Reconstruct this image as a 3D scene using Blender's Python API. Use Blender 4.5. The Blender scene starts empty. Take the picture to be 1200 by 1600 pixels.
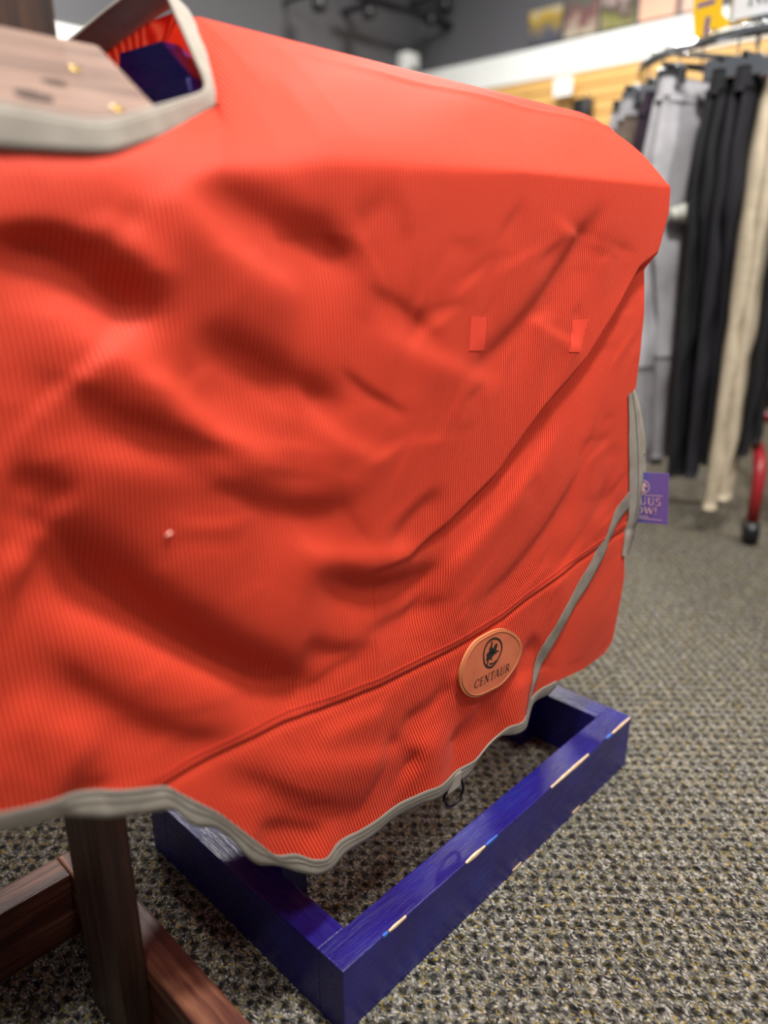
import bpy, bmesh, math, random
import numpy as np
from mathutils import Vector, Matrix
random.seed(4); rng = np.random.default_rng(4)
sc = bpy.context.scene
COL = sc.collection

# ------------------------------------------------------------------ camera
FPX, PITCH, YAW = 1168.9, 0.3249, 0.7681
CAM = Vector((-0.3768, -0.4213, 0.7657))
cd = bpy.data.cameras.new('camera'); cam = bpy.data.objects.new('camera', cd); COL.objects.link(cam)
d = Vector((math.cos(YAW)*math.cos(PITCH), math.sin(YAW)*math.cos(PITCH), -math.sin(PITCH)))
r = Vector((math.sin(YAW), -math.cos(YAW), 0)); u = r.cross(d)
cam.matrix_world = Matrix(((r.x, u.x, -d.x, CAM.x), (r.y, u.y, -d.y, CAM.y), (r.z, u.z, -d.z, CAM.z), (0, 0, 0, 1)))
cd.sensor_fit = 'VERTICAL'; cd.sensor_height = 36; cd.sensor_width = 36; cd.lens = FPX/1600*36
cd.clip_start = 0.01
cd.dof.use_dof = True; cd.dof.focus_distance = 0.88; cd.dof.aperture_fstop = 1.8
sc.camera = cam
# ------------------------------------------------------------------ world, lamps, exposure
w = bpy.data.worlds.new('store_ambient'); sc.world = w; w.use_nodes = True
w.node_tree.nodes['Background'].inputs[0].default_value = (0.95, 0.97, 1.0, 1)
w.node_tree.nodes['Background'].inputs[1].default_value = 0.15
def area(name, loc, target, size, power, color=(1, .965, .92), spread=180):
    l = bpy.data.lights.new(name, 'AREA'); l.shape = 'DISK'; l.size = size; l.energy = power; l.color = color
    l.spread = math.radians(spread)
    o = bpy.data.objects.new(name, l); COL.objects.link(o); o.location = loc
    o.rotation_euler = (Vector(target)-Vector(loc)).to_track_quat('-Z', 'Y').to_euler()
    return o
area('ceiling_lamp', (0.2, -0.45, 2.75), (0.2, -0.2, 0.5), 0.25, 66)
area('ceiling_lamp', (1.3, -1.2, 2.75), (1.0, -0.6, 0), 0.30, 34)
area('ceiling_lamp', (-0.9, -0.9, 2.75), (-0.3, -0.1, 0.4), 0.25, 12)
area('ceiling_lamp', (2.65, 1.75, 2.75), (2.65, 1.75, 0), 0.45, 54)
area('ceiling_lamp', (0.9, 2.75, 2.75), (0.9, 2.6, 0), 0.35, 46)
sc.view_settings.view_transform = 'Standard'; sc.view_settings.look = 'None'
sc.view_settings.gamma = 1; sc.view_settings.exposure = 0.50; sc.view_settings.use_curve_mapping = False

# ------------------------------------------------------------------ helpers
def S(rr, g, b):
    f = lambda c: (c/255/12.92) if c/255 <= .04045 else ((c/255+.055)/1.055)**2.4
    return (f(rr), f(g), f(b), 1)
def mat(name, color, rough=.6, metal=0, spec=.5):
    m = bpy.data.materials.new(name); m.use_nodes = True
    b = m.node_tree.nodes['Principled BSDF']
    b.inputs['Base Color'].default_value = color; b.inputs['Roughness'].default_value = rough
    b.inputs['Metallic'].default_value = metal; b.inputs['Specular IOR Level'].default_value = spec
    return m
class NT:
    def __init__(s, m): s.t = m.node_tree; s.b = s.t.nodes['Principled BSDF']; s.o = s.t.nodes['Material Output']
    def n(s, typ, **kw):
        x = s.t.nodes.new(typ)
        for k, v in kw.items():
            if k == 'op': x.operation = v
            elif hasattr(x, k): setattr(x, k, v)
        return x
    def l(s, a, b): s.t.links.new(a, b)
    def math(s, op, a, b=None):
        x = s.t.nodes.new('ShaderNodeMath'); x.operation = op
        for i, v in enumerate((a, b)):
            if v is None: continue
            if isinstance(v, (int, float)): x.inputs[i].default_value = v
            else: s.l(v, x.inputs[i])
        return x.outputs[0]
    def ramp(s, fac, stops, interp='LINEAR'):
        x = s.t.nodes.new('ShaderNodeValToRGB'); e = x.color_ramp; e.interpolation = interp
        while len(e.elements) < len(stops): e.elements.new(.5)
        for el, (p, c) in zip(e.elements, stops): el.position = p; el.color = c
        s.l(fac, x.inputs[0]); return x.outputs[0]
    def mix(s, fac, a, b, blend='MIX'):
        x = s.t.nodes.new('ShaderNodeMix'); x.data_type = 'RGBA'; x.blend_type = blend
        for i, v in ((0, fac), (6, a), (7, b)):
            if isinstance(v, (int, float)): x.inputs[i].default_value = v
            elif isinstance(v, tuple): x.inputs[i].default_value = v
            else: s.l(v, x.inputs[i])
        return x.outputs[2]
    def coord(s, which='Object', scale=(1, 1, 1), rot=(0, 0, 0)):
        c = s.t.nodes.new('ShaderNodeTexCoord'); mp = s.t.nodes.new('ShaderNodeMapping')
        mp.inputs['Scale'].default_value = scale; mp.inputs['Rotation'].default_value = rot
        s.l(c.outputs[which], mp.inputs[0]); return mp.outputs[0]
    def noise(s, vec, scale=5, detail=3, rough=.5):
        x = s.t.nodes.new('ShaderNodeTexNoise'); x.inputs['Scale'].default_value = scale
        x.inputs['Detail'].default_value = detail; x.inputs['Roughness'].default_value = rough
        s.l(vec, x.inputs['Vector']); return x.outputs[0]
    def bump(s, h, strength=.3, dist=.002):
        x = s.t.nodes.new('ShaderNodeBump'); x.inputs['Strength'].default_value = strength; x.inputs['Distance'].default_value = dist
        s.l(h, x.inputs['Height']); s.l(x.outputs[0], s.b.inputs['Normal']); return x.outputs[0]
def fabric(name, c1, c2, scale=60, rough=.85, bump=.15):
    m = mat(name, c1, rough); t = NT(m); v = t.coord()
    n = t.noise(v, scale, 4); t.l(t.ramp(n, [(.3, c1), (.7, c2)]), t.b.inputs['Base Color'])
    t.bump(t.noise(v, scale*9, 2), bump, .001); t.b.inputs['Sheen Weight'].default_value = 0
    return m
def obj(name, verts, faces, m, parent=None, smooth=True, uv=None):
    me = bpy.data.meshes.new(name); me.from_pydata([tuple(map(float, v)) for v in verts], [], [tuple(map(int, f)) for f in faces])
    me.validate(); me.update()
    if m: me.materials.append(m)
    if smooth: me.polygons.foreach_set('use_smooth', [True]*len(me.polygons))
    if uv is not None:
        lay = me.uv_layers.new(name='UVMap'); vi = np.empty(len(me.loops), int); me.loops.foreach_get('vertex_index', vi)
        lay.data.foreach_set('uv', np.asarray(uv, float)[vi].ravel())
    o = bpy.data.objects.new(name, me); COL.objects.link(o)
    if parent: o.parent = parent
    return o
def from_bm(name, bm, m, parent=None, smooth=False):
    me = bpy.data.meshes.new(name); bmesh.ops.recalc_face_normals(bm, faces=bm.faces); bm.to_mesh(me); bm.free()
    if m: me.materials.append(m)
    if smooth: me.polygons.foreach_set('use_smooth', [True]*len(me.polygons))
    o = bpy.data.objects.new(name, me); COL.objects.link(o)
    if parent: o.parent = parent
    return o
def bm_box(bm, lo, hi, bev=0, M=None):
    g = bmesh.ops.create_cube(bm, size=1); vs = g['verts']
    for v in vs:
        v.co = Vector([lo[i]+(v.co[i]+.5)*(hi[i]-lo[i]) for i in range(3)])
    if bev:
        es = list({e for v in vs for e in v.link_edges})
        rr = bmesh.ops.bevel(bm, geom=es, offset=bev, segments=2, affect='EDGES', profile=.6); vs = list({v for f in rr['faces'] for v in f.verts} | {v for v in vs if v.is_valid})
    if M is not None:
        for v in vs: v.co = M @ v.co
def box(name, lo, hi, m, parent=None, bev=0, M=None, smooth=False):
    bm = bmesh.new(); bm_box(bm, lo, hi, bev, M); return from_bm(name, bm, m, parent, smooth)
def tube_data(pts, rad, n=10, closed=False, cap=True):
    pts = [Vector(p) for p in pts]; N = len(pts); V = []; F = []
    prev = None
    for i, p in enumerate(pts):
        a = pts[(i-1) % N] if (closed or i > 0) else p; b = pts[(i+1) % N] if (closed or i < N-1) else p
        t = (b-a).normalized()
        if prev is None:
            x = t.orthogonal().normalized()
        else:
            x = (prev - t*prev.dot(t)).normalized()
        prev = x; y = t.cross(x)
        rd = float(rad[i] if hasattr(rad, '__len__') else rad)
        for k in range(n):
            an = 2*math.pi*k/n; V.append(p + rd*(math.cos(an)*x+math.sin(an)*y))
    for i in range(N if closed else N-1):
        for k in range(n):
            j = (i+1) % N
            F.append((i*n+k, i*n+(k+1) % n, j*n+(k+1) % n, j*n+k))
    if cap and not closed:
        F.append(tuple(range(n))[::-1]); F.append(tuple((N-1)*n+k for k in range(n)))
    return V, F
def tube(name, pts, rad, m, parent=None, n=10, closed=False):
    V, F = tube_data(pts, rad, n, closed); return obj(name, V, F, m, parent)
def empty(name, loc, label=None, cat=None, group=None):
    o = bpy.data.objects.new(name, None); COL.objects.link(o); o.location = loc; o.empty_display_size = .05
    if label: tag(o, label, cat, group)
    return o
def tag(o, label, cat, group=None):
    o['label'] = label; o['category'] = cat
    if group: o['group'] = group
    return o
def adopt(root):
    # children were written in world coordinates: keep them there
    bpy.context.view_layer.update()
    inv = Matrix.Translation(root.location).inverted()
    for c in root.children: c.matrix_parent_inverse = inv
def struct(o): o['kind'] = 'structure'; return o

# ------------------------------------------------------------------ materials
M_wallgrey = mat('dark_grey_paint', S(84, 84, 88), .8)
t = NT(M_wallgrey); t.bump(t.noise(t.coord(), 120, 3), .08, .002)
M_white = mat('white_board', S(236, 238, 234), .55)
t = NT(M_white); t.l(t.ramp(t.noise(t.coord(), 3, 3), [(.3, S(238, 240, 236)), (.7, S(230, 233, 229))]), t.b.inputs['Base Color'])
M_slat = mat('maple_slat', S(222, 176, 104), .5); t = NT(M_slat)
t.l(t.ramp(t.noise(t.coord('Object', (4, 4, 60)), 2, 4), [(.3, S(226, 182, 110)), (.7, S(206, 156, 86))]), t.b.inputs['Base Color'])
M_groove = mat('slat_groove', S(120, 84, 40), .8)
# carpet
M_carpet = mat('loop_carpet', S(110, 105, 98), .95, 0, .15); t = NT(M_carpet)
wob = t.n('ShaderNodeTexNoise'); wob.inputs['Scale'].default_value = 55; wob.inputs['Detail'].default_value = 2
co = t.n('ShaderNodeTexCoord'); t.l(co.outputs['Object'], wob.inputs['Vector'])
va = t.n('ShaderNodeVectorMath', operation='SCALE'); va.inputs['Scale'].default_value = .012; t.l(wob.outputs['Color'], va.inputs[0])
vb = t.n('ShaderNodeVectorMath', operation='ADD'); t.l(co.outputs['Object'], vb.inputs[0]); t.l(va.outputs[0], vb.inputs[1])
mp = t.n('ShaderNodeMapping'); mp.inputs['Scale'].default_value = (470, 310, 1); t.l(vb.outputs[0], mp.inputs[0])
vo = t.n('ShaderNodeTexVoronoi'); vo.inputs['Scale'].default_value = 1; vo.voronoi_dimensions = '2D'; t.l(mp.outputs[0], vo.inputs['Vector'])
sep = t.n('ShaderNodeSeparateColor'); t.l(vo.outputs['Color'], sep.inputs[0])
yarn = t.ramp(sep.outputs[0], [(0, S(48, 46, 47)), (.14, S(82, 80, 77)), (.32, S(109, 106, 98)), (.54, S(133, 129, 118)), (.72, S(168, 162, 152)), (.86, S(124, 111, 68)), (.95, S(154, 130, 70))], 'CONSTANT')
# rows of the weave: dark pits on a regular grid
mp2 = t.n('ShaderNodeMapping'); mp2.inputs['Scale'].default_value = (1, 1, 1); vc = t.n('ShaderNodeVectorMath', operation='SCALE'); vc.inputs['Scale'].default_value = .0040; t.l(wob.outputs['Color'], vc.inputs[0])
vd = t.n('ShaderNodeVectorMath', operation='ADD'); t.l(co.outputs['Object'], vd.inputs[0]); t.l(vc.outputs[0], vd.inputs[1]); t.l(vd.outputs[0], mp2.inputs[0])
sx = t.n('ShaderNodeSeparateXYZ'); t.l(mp2.outputs[0], sx.inputs[0])
gx = t.math('SINE', t.math('MULTIPLY', sx.outputs[0], 2*math.pi/.0250)); gy = t.math('SINE', t.math('MULTIPLY', sx.outputs[1], 2*math.pi/.0270))
pit = t.math('MULTIPLY', t.math('ADD', t.math('MULTIPLY', gx, gy), 1.0), .5)
pitm = t.ramp(pit, [(.04, (.10, .10, .11, 1)), (.20, (.32, .32, .32, 1)), (.44, (1.0, 1.0, 1.0, 1)), (1, (1, 1, 1, 1))])
c1 = t.mix(.95, yarn, pitm, 'MULTIPLY')
edge = t.ramp(vo.outputs['Distance'], [(.25, (1, 1, 1, 1)), (.75, (.45, .45, .45, 1))])
c2 = t.mix(.8, c1, edge, 'MULTIPLY'); t.l(c2, t.b.inputs['Base Color'])
hh = t.math('SUBTRACT', t.math('MULTIPLY', pit, .8), vo.outputs['Distance']); t.bump(hh, .7, .003)
# rug fabric
M_rug = mat('ribbed_orange_fabric', S(240, 60, 30), .62, 0, .3); t = NT(M_rug)
uvn = t.n('ShaderNodeUVMap'); uvn.uv_map = 'UVMap'; sp = t.n('ShaderNodeSeparateXYZ'); t.l(uvn.outputs[0], sp.inputs[0])
uw = t.noise(uvn.outputs[0], 26, 3)
ph = t.math('ADD', t.math('MULTIPLY', sp.outputs[0], 2*math.pi/.0037), t.math('MULTIPLY', uw, 3.0))
rib = t.math('ADD', t.math('MULTIPLY', t.math('SINE', ph), .5), .5)
wv = t.math('ADD', t.math('MULTIPLY', t.math('SINE', t.math('MULTIPLY', sp.outputs[1], 2*math.pi/.0011)), .5), .5)
ribc = t.ramp(rib, [(.0, (.58, .013, .004, 1)), (.42, (.74, .027, .008, 1)), (.78, (.93, .078, .032, 1)), (1, (.97, .165, .075, 1))])
big = t.noise(uvn.outputs[0], 9, 3)
rc = t.mix(.3, ribc, t.ramp(big, [(.35, (.88, .88, .88, 1)), (.7, (1, 1, 1, 1))]), 'MULTIPLY'); t.l(rc, t.b.inputs['Base Color'])
t.b.inputs['Sheen Weight'].default_value = .08; t.b.inputs['Sheen Roughness'].default_value = .4; t.b.inputs['Sheen Tint'].default_value = (1, .55, .45, 1)
bn = t.bump(t.math('ADD', rib, t.math('MULTIPLY', wv, .12)), .55, .0007)
tr = t.n('ShaderNodeBsdfTranslucent'); t.l(t.mix(1.0, rc, (1.0, .55, .5, 1), 'MULTIPLY'), tr.inputs[0])
mx = t.n('ShaderNodeMixShader'); mx.inputs[0].default_value = .32; t.l(t.b.outputs[0], mx.inputs[1]); t.l(tr.outputs[0], mx.inputs[2]); t.l(mx.outputs[0], t.o.inputs[0])
M_seam = mat('orange_seam_tape', (.74, .042, .010, 1), .7); t = NT(M_seam); t.bump(t.noise(t.coord(), 400, 2), .3, .001)
M_thread = mat('dark_orange_thread', (.36, .014, .006, 1), .8)
M_bind = fabric('grey_binding', S(150, 142, 131), S(132, 124, 113), 40, .75, .2)
M_stitch = mat('grey_thread', S(105, 98, 90), .8)
M_reflect = fabric('silver_grey_tape', S(142, 134, 124), S(112, 104, 95), 45, .38, .1)
M_leather = mat('brown_leatherette', S(196, 100, 66), .5); t = NT(M_leather)
t.l(t.ramp(t.noise(t.coord(), 30, 4), [(.3, S(186, 92, 62)), (.7, S(205, 108, 72))]), t.b.inputs['Base Color']); t.bump(t.noise(t.coord(), 900, 2), .15, .0006)
M_leatheredge = mat('tan_leather_edge', S(190, 118, 74), .55)
M_ink = mat('black_print', S(28, 20, 20), .5)
M_paleprint = mat('pale_tape', (.72, .045, .017, 1), .7)
# blue paint
def bluemat(name, ax):
    m = mat(name, S(34, 30, 130), .34, 0, .48); t = NT(m)
    s3 = [40, 40, 40]; s3[ax] = 4
    g = t.noise(t.coord('Object', tuple(s3)), 1.6, 5, .6); n2 = t.noise(t.coord('Object'), 14, 4)
    a = t.ramp(n2, [(.3, (.008, .005, .105, 1)), (.55, (.011, .008, .15, 1)), (.8, (.012, .020, .20, 1))])
    t.l(t.mix(.35, a, t.ramp(g, [(.3, (.5, .5, .5, 1)), (.7, (1, 1, 1, 1))]), 'MULTIPLY'), t.b.inputs['Base Color'])
    t.l(t.ramp(t.noise(t.coord('Object', tuple(x*3 for x in s3)), 2, 4), [(.3, (.20, .20, .20, 1)), (.7, (.42, .42, .42, 1))]), t.b.inputs['Roughness'])
    t.bump(t.noise(t.coord('Object', tuple(x*5 for x in s3)), 2, 4, .6), .6, .0015); return m
M_bx, M_by, M_bz = [bluemat('blue_painted_wood_'+k, i) for i, k in enumerate(('x', 'y', 'z'))]
M_chip = mat('bare_pine', S(226, 194, 158), .7); t = NT(M_chip); t.l(t.ramp(t.noise(t.coord(), 150, 3), [(.3, S(232, 202, 168)), (.7, S(205, 168, 128))]), t.b.inputs['Base Color'])
M_cyan = mat('light_blue_undercoat', S(52, 100, 190), .5)
def woodmat(name, ax, a=(58, 36, 26), b=(30, 17, 12), c=(104, 70, 50), rough=.46):
    m = mat(name, S(*a), rough, 0, .5); t = NT(m)
    s3 = [55, 55, 55]; s3[ax] = 3.2
    wv_ = t.noise(t.coord('Object', tuple(s3)), 1.5, 6, .62); n2 = t.noise(t.coord('Object'), 8, 3)
    col = t.ramp(wv_, [(.28, S(*b)), (.5, S(*a)), (.72, S(*c))])
    t.l(t.mix(.5, col, t.ramp(n2, [(.3, (.55, .5, .48, 1)), (.7, (1, 1, 1, 1))]), 'MULTIPLY'), t.b.inputs['Base Color'])
    t.bump(wv_, .8, .003); return m
M_wx, M_wy, M_wz = woodmat('stained_wood_x', 0, (84, 46, 34), (44, 22, 16), (138, 92, 68)), woodmat('stained_wood_y', 1, (84, 42, 30), (40, 20, 14), (140, 92, 66)), woodmat('stained_wood_z', 2, (60, 38, 28), (30, 18, 13), (96, 64, 44))
M_wpanel = woodmat('faded_stained_wood', 0, (126, 98, 84), (92, 68, 57), (150, 120, 104), .6)
M_brass = mat('brass_screw', S(196, 160, 70), .35, .9)
M_chrome = mat('chrome', S(205, 208, 212), .14, 1)
M_blackmetal = mat('blackened_metal', S(36, 33, 34), .35, .8)
M_blackplastic = mat('black_plastic', S(22, 22, 24), .35)

# ------------------------------------------------------------------ setting
FX0, FX1, FY0, FY1 = -2.6, 4.0, -2.6, 3.5
floor = struct(box('floor', (FX0, FY0, -.05), (FX1, FY1, 0), M_carpet))
struct(box('wall_left', (FX0, FY1, 0), (FX1+.1, FY1+.1, 3.0), M_wallgrey))
wr = struct(box('wall_right', (FX1, FY0, 0), (FX1+.1, FY1, 3.0), M_wallgrey))
struct(box('trim_1', (FX1-.03, FY0, 1.805), (FX1, FY1-.02, 1.975), M_white, bev=.003))
backer = box('slat_backing', (FX1-.006, FY0, .1), (FX1, FY1, 1.80), M_groove, wr)
zz = 1.80
sl = None
while zz > .2:
    if sl is None:
        sl = box('slat', (FX1-.022, FY0, -.069), (FX1-.006, FY1-.02, 0), M_slat, wr, .002); sl.location = (0, 0, zz)
    else:
        o = sl.copy(); COL.objects.link(o); o.location = (0, 0, zz)
    zz -= .076
struct(box('baseboard_right', (FX1-.02, FY0, 0), (FX1, FY1, .1), M_blackplastic))

# ------------------------------------------------------------------ traced shape data (metres along the stand, metres above the floor)
STROKES = [(-1.0, 0.0111, [(-0.2199, 0.8067), (-0.2021, 0.7948), (-0.1501, 0.7643), (-0.1158, 0.7402), (-0.1061, 0.7105)]), (-0.5, 0.0059, [(-0.2163, 0.7043), (-0.1888, 0.7015), (-0.1509, 0.6727), (-0.0936, 0.6415), (-0.0257, 0.6186)]), (-0.55, 0.0065, [(-0.2251, 0.6481), (-0.1981, 0.6366), (-0.1805, 0.6134)]), (-0.5, 0.0098, [(-0.0859, 0.8242), (-0.0417, 0.8106), (0.0028, 0.7911), (0.0756, 0.7713), (0.1058, 0.7689)]), (-0.6, 0.0124, [(-0.0902, 0.7308), (-0.0553, 0.7066), (0.0298, 0.6612), (0.0736, 0.6418)]), (-0.35, 0.0048, [(-0.1261, 0.8058), (-0.1165, 0.7951), (-0.1106, 0.7877)]), (-0.75, 0.0018, [(0.0483, 0.6856), (0.0628, 0.6746), (0.0912, 0.6537), (0.1298, 0.6341), (0.1495, 0.6265)]), (-1.1, 0.0138, [(-0.2415, 0.6357), (-0.2285, 0.6267), (-0.1934, 0.5968), (-0.1438, 0.5318), (-0.0805, 0.4646), (-0.0027, 0.4019), (0.0564, 0.3658)]), (-0.7, 0.0101, [(0.0023, 0.5104), (0.0469, 0.4891), (0.0969, 0.4665), (0.1531, 0.4555), (0.2266, 0.455)]), (-0.5, 0.0109, [(-0.1441, 0.6345), (-0.0857, 0.6086), (-0.0187, 0.5726), (0.0261, 0.5607), (0.0888, 0.5562)]), (-0.55, 0.0109, [(-0.2305, 0.5389), (-0.1952, 0.4858), (-0.1428, 0.4202), (-0.0874, 0.3796), (-0.0412, 0.3656)]), (-0.5, 0.0067, [(-0.2238, 0.41), (-0.1778, 0.3923)]), (-0.45, 0.0099, [(-0.1138, 0.3624), (-0.0831, 0.3516), (-0.0304, 0.3011), (0.0317, 0.2416), (0.1058, 0.2048)]), (-0.5, 0.0084, [(-0.0007, 0.4453), (0.0572, 0.4056), (0.1058, 0.4039)]), (-0.5, 0.008, [(0.1058, 0.2908), (0.1466, 0.2534), (0.169, 0.2157)]), (-0.45, 0.0096, [(0.5029, 0.8382), (0.4287, 0.7974), (0.3814, 0.7497), (0.3352, 0.7107), (0.247, 0.6655), (0.1864, 0.6514)]), (-0.4, 0.0058, [(0.3866, 0.8061), (0.4755, 0.7809), (0.5753, 0.7744)]), (-0.4, 0.0037, [(0.417, 0.5946), (0.3751, 0.5928), (0.2907, 0.54)]), (-0.3, 0.0056, [(0.1373, 0.8208), (0.0761, 0.803), (0.0616, 0.7881)]), (-0.35, 0.0054, [(0.0753, 0.7487), (0.1389, 0.7255), (0.1947, 0.6874)]), (-0.35, 0.0067, [(0.2008, 0.5445), (0.1421, 0.5308), (0.1058, 0.494)]), (-0.4, 0.0075, [(0.5036, 0.5405), (0.4352, 0.4684), (0.3282, 0.4042), (0.2301, 0.388)]), (-0.4, 0.0085, [(0.5668, 0.4843), (0.4999, 0.4166), (0.4171, 0.3764)]), (-0.4, 0.007, [(0.0702, 0.4177), (0.1439, 0.4188), (0.2289, 0.4121)]), (-0.5, 0.0084, [(0.3007, 0.257), (0.2635, 0.2289), (0.2144, 0.2266)]), (-0.4, 0.0075, [(0.2103, 0.3228), (0.189, 0.2908), (0.1255, 0.2968)]), (-0.5, 0.0062, [(-0.0648, 0.2758), (-0.0251, 0.2578), (0.0309, 0.2143)]), (-0.45, 0.009, [(0.3955, 0.3057), (0.3551, 0.2704), (0.3514, 0.2341)]), (0.55, 0.0062, [(-0.2114, 0.8199), (-0.1991, 0.814), (-0.1496, 0.8001), (-0.1211, 0.7739), (-0.0832, 0.7517)]), (0.45, 0.01, [(-0.1042, 0.8257), (-0.0793, 0.7926), (-0.0143, 0.755), (0.0325, 0.7349)]), (0.7, 0.0104, [(-0.2238, 0.7441), (-0.211, 0.7383), (-0.1648, 0.7305), (-0.1252, 0.6972), (-0.0918, 0.66), (-0.0378, 0.6244), (0.0134, 0.6015)]), (0.4, 0.0087, [(-0.2227, 0.6634), (-0.1436, 0.6389), (-0.0697, 0.5976), (0.004, 0.5471)]), (0.5, 0.0095, [(-0.2373, 0.5703), (-0.1812, 0.5227), (-0.1109, 0.4571), (-0.0326, 0.3911)]), (0.45, 0.0066, [(-0.212, 0.5821), (-0.2338, 0.5929)]), (0.4, 0.0111, [(-0.2484, 0.4999), (-0.2119, 0.4629), (-0.1803, 0.4142)]), (0.4, 0.0089, [(-0.0237, 0.5431), (0.0715, 0.5039), (0.1824, 0.486)]), (0.4, 0.0091, [(0.4474, 0.5904), (0.3558, 0.5269), (0.2486, 0.4676), (0.1436, 0.4334)]), (0.5, 0.0033, [(0.3496, 0.8174), (0.3875, 0.7996), (0.4749, 0.7844), (0.5771, 0.7666)]), (0.4, 0.0035, [(0.329, 0.711), (0.39, 0.6868), (0.4634, 0.6607)]), (0.35, 0.0101, [(0.5517, 0.469), (0.4782, 0.3948), (0.3904, 0.349)]), (0.4, 0.0109, [(-0.056, 0.3534), (0.0333, 0.2981), (0.1466, 0.2534), (0.2373, 0.2506)]), (0.4, 0.0074, [(0.1253, 0.3206), (0.0689, 0.3321), (0.0021, 0.3365)]), (0.35, 0.0079, [(-0.0087, 0.6933), (0.0428, 0.6185), (0.1232, 0.5863)]), (0.3, 0.0084, [(0.0748, 0.7178), (0.176, 0.6769), (0.3068, 0.6309)])]
PLEAT = [(0.6098, 0.7667), (0.5799, 0.7549), (0.5235, 0.6979), (0.4681, 0.6511), (0.3741, 0.6005), (0.2907, 0.54), (0.2026, 0.502), (0.1428, 0.4832), (0.0712, 0.4846)]
HEM_TOP = [(-0.261, 0.4192), (-0.2146, 0.4035), (-0.1533, 0.3739), (-0.1378, 0.365), (-0.128, 0.3523), (-0.0947, 0.3133), (-0.0704, 0.2772), (-0.0383, 0.2281), (-0.0286, 0.2215), (-0.0161, 0.2176), (0.0004, 0.2017), (0.0188, 0.1924), (0.0349, 0.1996), (0.0668, 0.1921), (0.1058, 0.1904), (0.1477, 0.1868), (0.1719, 0.1876), (0.2179, 0.1749), (0.2725, 0.1691), (0.3191, 0.1822), (0.3369, 0.1899), (0.3651, 0.1848), (0.3809, 0.1932), (0.3887, 0.2055), (0.4198, 0.2074), (0.4526, 0.2061)]
HEM_BOT = [(-0.2635, 0.4035), (-0.2257, 0.3898), (-0.1958, 0.3699), (-0.1557, 0.351), (-0.1355, 0.3417), (-0.126, 0.323), (-0.1172, 0.3121), (-0.1008, 0.3023), (-0.0854, 0.2799), (-0.0741, 0.2553), (-0.0638, 0.2381), (-0.0549, 0.2275), (-0.0375, 0.2153), (-0.0148, 0.1939), (0.0063, 0.1791), (0.0297, 0.1735), (0.0488, 0.1763), (0.0665, 0.1737), (0.1058, 0.1731), (0.1479, 0.1689), (0.1667, 0.1719), (0.21, 0.16), (0.2566, 0.1511), (0.2706, 0.1577), (0.2832, 0.1682), (0.3125, 0.1779), (0.325, 0.1792), (0.3502, 0.1714), (0.3807, 0.1661), (0.3901, 0.1788), (0.4011, 0.1917), (0.44, 0.1891), (0.4558, 0.1954)]
HEM_REAR = [(0.4526, 0.2061), (0.528, 0.1947), (0.5951, 0.1944), (0.6149, 0.2066)]
REAR = [(0.6403, 0.8572), (0.645, 0.8265), (0.6309, 0.7867), (0.6157, 0.7507), (0.6158, 0.6974), (0.6112, 0.6384), (0.6047, 0.5688), (0.6136, 0.5125), (0.6297, 0.4325), (0.6171, 0.3807), (0.6304, 0.3097), (0.6207, 0.2485), (0.6149, 0.2066)]
SEAM = [(-0.1483, 0.368), (-0.1194, 0.3674), (-0.0195, 0.3648), (0.0605, 0.3567), (0.1058, 0.3525), (0.187, 0.3488), (0.3157, 0.3505), (0.3672, 0.3605), (0.4491, 0.372), (0.5357, 0.3813), (0.5884, 0.3874), (0.6214, 0.3887)]
STRIP_L = [(0.6167, 0.447), (0.5802, 0.4287), (0.5686, 0.4126), (0.5559, 0.3905), (0.5323, 0.3768), (0.512, 0.36), (0.4893, 0.3468), (0.4678, 0.3286), (0.4505, 0.3145), (0.4337, 0.2979), (0.415, 0.2823), (0.4027, 0.267), (0.3949, 0.2475), (0.3868, 0.2305), (0.3811, 0.2099), (0.3735, 0.1874)]
STRIP_R = [(0.6216, 0.4201), (0.6057, 0.4149), (0.5854, 0.4032), (0.5714, 0.3864), (0.5539, 0.3629), (0.5331, 0.3458), (0.5082, 0.3279), (0.4873, 0.3169), (0.4676, 0.3008), (0.4505, 0.284), (0.4336, 0.2674), (0.4191, 0.2501), (0.4062, 0.2375), (0.3955, 0.2241), (0.3885, 0.2039), (0.3822, 0.1806)]
TAIL_L = [(0.5866, 0.5906), (0.5952, 0.5522), (0.6016, 0.5147), (0.6123, 0.4751), (0.6181, 0.4401), (0.624, 0.4041), (0.6164, 0.3657), (0.6142, 0.348)]
TAIL_R = [(0.6053, 0.5989), (0.6307, 0.5652), (0.6525, 0.5248), (0.6645, 0.4842), (0.6721, 0.453), (0.6736, 0.4123), (0.6549, 0.3759), (0.6401, 0.3404)]
PATCH = [(0.2969, 0.3457), (0.3078, 0.3426), (0.3191, 0.3374), (0.3326, 0.3282), (0.3432, 0.319), (0.3516, 0.3083), (0.355, 0.2996), (0.3549, 0.2921), (0.3515, 0.2849), (0.3441, 0.2761), (0.3347, 0.2703), (0.3254, 0.2657), (0.3144, 0.263), (0.3051, 0.2618), (0.294, 0.2635), (0.2787, 0.2652), (0.2621, 0.268), (0.2524, 0.2721), (0.2442, 0.2777), (0.2367, 0.2852), (0.2307, 0.2939), (0.2268, 0.3025), (0.2258, 0.3089), (0.2268, 0.3163), (0.2292, 0.3231), (0.2323, 0.3296), (0.2369, 0.3345), (0.2428, 0.3404), (0.2502, 0.3448), (0.2593, 0.3471), (0.2701, 0.3469), (0.2833, 0.3468)]
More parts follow.
